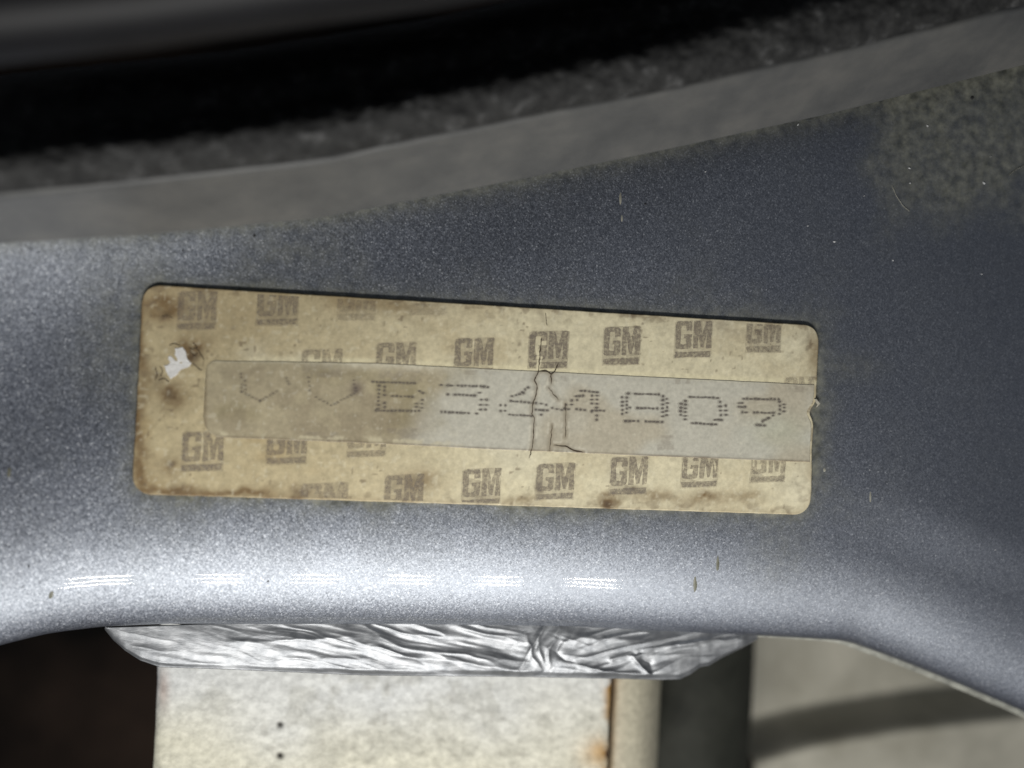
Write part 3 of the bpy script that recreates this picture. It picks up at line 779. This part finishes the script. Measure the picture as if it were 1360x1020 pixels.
def build_foil():
    xs = np.linspace(139, 1007, 620); nv = 70
    top = smooth_curve([(139, 834), (300, 828), (700, 828), (1007, 843)], xs)
    b = [(139, 836), (150, 850), (166, 864), (186, 877), (212, 886), (300, 889), (480, 897), (700, 899), (880, 903), (903, 902), (918, 895), (930, 886), (942, 884), (958, 874), (985, 861), (1007, 849)]
    bot = np.interp(xs, *zip(*b)) + 0.8 * (fbm(xs / 9, xs * 0, 3, 91) - 0.5)
    u, v = np.meshgrid(np.arange(len(xs)), np.linspace(0, 1, nv))
    px = xs[u]; py = top[u] + (bot - top)[u] * v
    wx = px + 14 * (fbm(px / 40, py / 20, 2, 93) - .5); wy = py + 10 * (fbm(px / 55, py / 25, 2, 95) - .5)
    amp = 0.35 + 0.65 * sstep(260, 520, px)
    mid = np.exp(-((px - 722) / 40) ** 2); rgt = sstep(740, 800, px); zones = ((13, (1 - rgt) * (1 - mid)), (-58, mid), (-13, rgt * (1 - mid)))
    h = 0.0
    for dg, wgt in zones:
        c_, s_ = math.cos(math.radians(dg)), math.sin(math.radians(dg))
        a = wx * c_ + wy * s_; c = -wx * s_ + wy * c_
        h = h + wgt * amp * (1.0 * fbm(a / 130, c / 22, 2, 97) + 0.55 * fbm(a / 90, c / 11, 2, 99) + 0.16 * fbm(a / 40, c / 5, 2, 98) + 0.35 * (1 - np.abs(2 * fbm(a / 110, c / 13, 2, 92) - 1)) ** 3)
    folds = [([(700, 842), (704, 858), (706, 872), (720, 892)], 4, .7), ([(714, 842), (716, 860), (722, 884)], 4, .6), ([(738, 846), (728, 862), (730, 888)], 5, .7), ([(745, 850), (738, 866), (752, 878), (770, 884)], 4, -.5),
             ([(735, 852), (780, 848), (850, 850)], 6, .5), ([(760, 882), (800, 890), (850, 896)], 4, .7), ([(850, 866), (812, 876), (832, 872), (870, 866)], 4, .8), ([(838, 868), (850, 884), (868, 900)], 4, .8),
             ([(842, 866), (880, 862), (930, 852), (1000, 847)], 5, .8), ([(868, 898), (862, 880), (850, 872)], 4, -.6), ([(440, 846), (500, 856), (560, 880), (590, 892)], 6, .5), ([(300, 853), (400, 850), (470, 844)], 5, .4), ([(890, 880), (940, 868), (980, 856)], 7, -.4),
             ([(560, 866), (620, 880), (690, 894)], 6, .5)]
    for pts, w, s in folds:
        h = h + s * fold_ridge(px + 5 * (fbm(px / 16, py / 16, 2, 94) - .5), py + 5 * (fbm(px / 16, py / 16, 2, 96) - .5), pts, w)
    z = -10.9 - 0.2 * v - 0.7 * v * v
    x, y = U(px, py, z)
    k = sstep(0, .12, 1 - v) * sstep(139, 160, px) * sstep(1007, 985, px)
    zz = z + h * k * 0.52
    x, y = U(px, py, zz)
    V = np.stack([x, y, zz], -1).reshape(-1, 3)
    o = mesh_obj("foil_strip", V, grid_faces(nv, len(xs), True), FOILM)
    so = o.modifiers.new("thickness", "SOLIDIFY"); so.thickness = 0.00035; so.offset = -1
    tag(o, "crumpled silver foil strip hanging just below the rolled panel edge", "foil")
build_foil()

# ------------------------------------------------------------------ whitish cast bracket
def build_bracket():
    xl, yA = U(210, 850, -21.0); xr, _ = U(812, 950, -21.0); _, yB = U(210, 1130, -21.0); yA = float(yA) + 6
    root = bpy.data.objects.new("mount_bracket", None); C.objects.link(root)
    nx, ny = 300, 150
    u, v = np.meshgrid(np.linspace(0, 1, nx), np.linspace(0, 1, ny))
    x = xl + (xr - xl) * u; y = yA + (yB - yA) * v
    x = x + 0.35 * (fbm(y / 6, y * 0, 3, 101) - .5) * (u < 0.03) + 0.5 * (fbm(y / 3, y * 0 + 2, 3, 103) - .5) * (u > 0.985)
    e = np.minimum(x - xl, xr - x)
    z = -21 + 0.5 * (fbm(x / 12, y / 12, 3, 105) - .5) + 0.28 * (fbm(x / 1.6, y / 1.6, 4, 107) - .5) - 1.0 * np.exp(-np.clip(e, 0, 9) / 0.6)
    px, py = P(x, y, z)
    for cx, cy in ((372, 962), (372, 1003)):
        z = z - 0.5 * np.exp(-(((px - cx) / 4) ** 2 + ((py - cy) / 4) ** 2))
    o, V = slab("face_plate", x, y, z, -48.0, CAST, root)
    px, py = P(V[:, 0], V[:, 1], V[:, 2]); X, Y = V[:, 0], V[:, 1]
    n1 = fbm(X / 4, Y / 4, 4, 111); n2 = fbm(X / 1.0, Y / 1.0, 3, 113); nl = fbm(X / 16, Y / 12, 3, 115)
    col = mixc(lin(205, 206, 204)[None, :].repeat(len(X), 0), lin(196, 192, 172)[None, :], sstep(880, 1020, py + 90 * (nl - .5)) * .9)
    col = mixc(col, lin(150, 148, 136)[None, :], 0.3 * sstep(0.52, 0.66, n1))
    col = mixc(col, lin(104, 96, 84)[None, :], 0.2 * sstep(0.62, 0.75, n2) * sstep(.4, .6, n1))
    rust = np.exp(-((px - 812) / 9) ** 2) * sstep(0.4, 0.6, fbm(X / 2, Y / 3, 3, 117)) + 1.0 * np.exp(-(((px - 800) / 26) ** 2 + ((py - 1000) / 20) ** 2)) * (0.4 + n1) + 0.8 * np.exp(-(((px - 818) / 8) ** 2 + ((py - 908) / 10) ** 2))
    col = mixc(col, lin(168, 128, 66)[None, :], rust)
    col = mixc(col, lin(64, 34, 18)[None, :], 1.1 * np.exp(-(((px - 808) / 5) ** 2 + ((py - 1001) / 7) ** 2)))
    for cx, cy in ((372, 962), (372, 1003)):
        col = mixc(col, lin(40, 36, 32)[None, :], 1.2 * np.exp(-(((px - cx) / 4.0) ** 2 + ((py - cy) / 4) ** 2)))
    col = mixc(col, lin(140, 104, 84)[None, :], 0.5 * np.exp(-(((px - 217) / 8) ** 2 + ((py - 915) / 26) ** 2)))
    set_color(o, "cast", col)
    # rounded side that turns away into the dark
    prof = [(0.9, -24.5), (1.0, -23.2), (1.6, -22.7), (3.5, -22.8), (5.5, -23.6), (7.5, -25.4), (9.5, -28.5), (12.0, -34), (14.5, -42), (16.5, -52), (17.5, -64)]
    ys = np.linspace(yA, yB, 60)
    V = np.array([[(xr + dx, yy, dz) for yy in ys] for dx, dz in prof])
    s = mesh_obj("side_flange", V.reshape(-1, 3), grid_faces(len(prof), 60, False), CAST, root)
    sm = s.modifiers.new("round", "SUBSURF"); sm.levels = sm.render_levels = 2
    X, Y = V.reshape(-1, 3)[:, 0], V.reshape(-1, 3)[:, 1]
    n1 = fbm(X / 3, Y / 5, 3, 121)
    col = mixc(lin(176, 170, 150)[None, :].repeat(len(X), 0), lin(140, 104, 62)[None, :], 0.8 * np.exp(-((X - xr) / 1.2) ** 2) * (0.4 + n1))
    set_color(s, "cast", col)
    tag(root, "rough off-white painted metal bracket with rusty right corner below the foil strip", "bracket")
build_bracket()

# ------------------------------------------------------------------ dark body added to fill the gap with shade
def build_gap_filler():
    xa, ya = U(850, 820, -58.0); xb, yb = U(1012, 1160, -58.0)
    cx, r = (float(xa) + float(xb)) / 2, (float(xb) - float(xa)) / 2
    ys = np.linspace(float(ya) + 8, float(yb), 40); th = np.linspace(math.pi * 1.05, -math.pi * 0.05, 40)
    V = np.array([[(cx + r * math.cos(t) + 0.3 * (fbm(np.array(y / 8.0), np.array(t * 3.0), 2, 141) - .5), y, -70 + 14 * math.sin(t)) for y in ys] for t in th])
    o = mesh_obj("gap_shade_filler", V.reshape(-1, 3), grid_faces(40, 40, True), GAP_SHADE)
    tag(o, "dark grey-green rounded filler added for the shaded gap between the off-white bracket and the beige sheet", "shade filler")
build_gap_filler()

# ------------------------------------------------------------------ beige sheet at the lower right
def build_inner():
    x0, _ = U(988, 950, -84.0)
    xs = np.concatenate([[x0, x0 + .2], np.linspace(x0 + .6, x0 + 85, 170)])
    _, ya = U(1000, 780, -84.0); _, yb = U(1000, 1150, -84.0)
    spx = np.linspace(900, 1900, 300)
    sx, sy = U(spx, smooth_curve([(900, 1010), (1000, 985), (1080, 962), (1200, 942), (1360, 926), (1900, 890)], spx), -79.0)
    rows = []
    ysn = np.linspace(float(ya) + 10, float(yb), 220)
    X, Y = np.meshgrid(xs, ysn)
    d = np.interp(X, sx, sy) - Y                      # >0 below the step
    Z = -89.0 + 12.0 * sstep(-1.0, 4.5, d) + 0.8 * (fbm(X / 15, Y / 15, 3, 131) - .5)
    Z[:, 0] -= 25; Z[:, 1] -= 0.8; X[:, 0] += 20
    o = mesh_obj("inner_wing", np.stack([X, Y, Z], -1).reshape(-1, 3), grid_faces(len(ysn), len(xs), True), BEIGE)
    tag(o, "dusty beige stepped metal sheet deep below the panel at the lower right", "metal sheet")
build_inner()
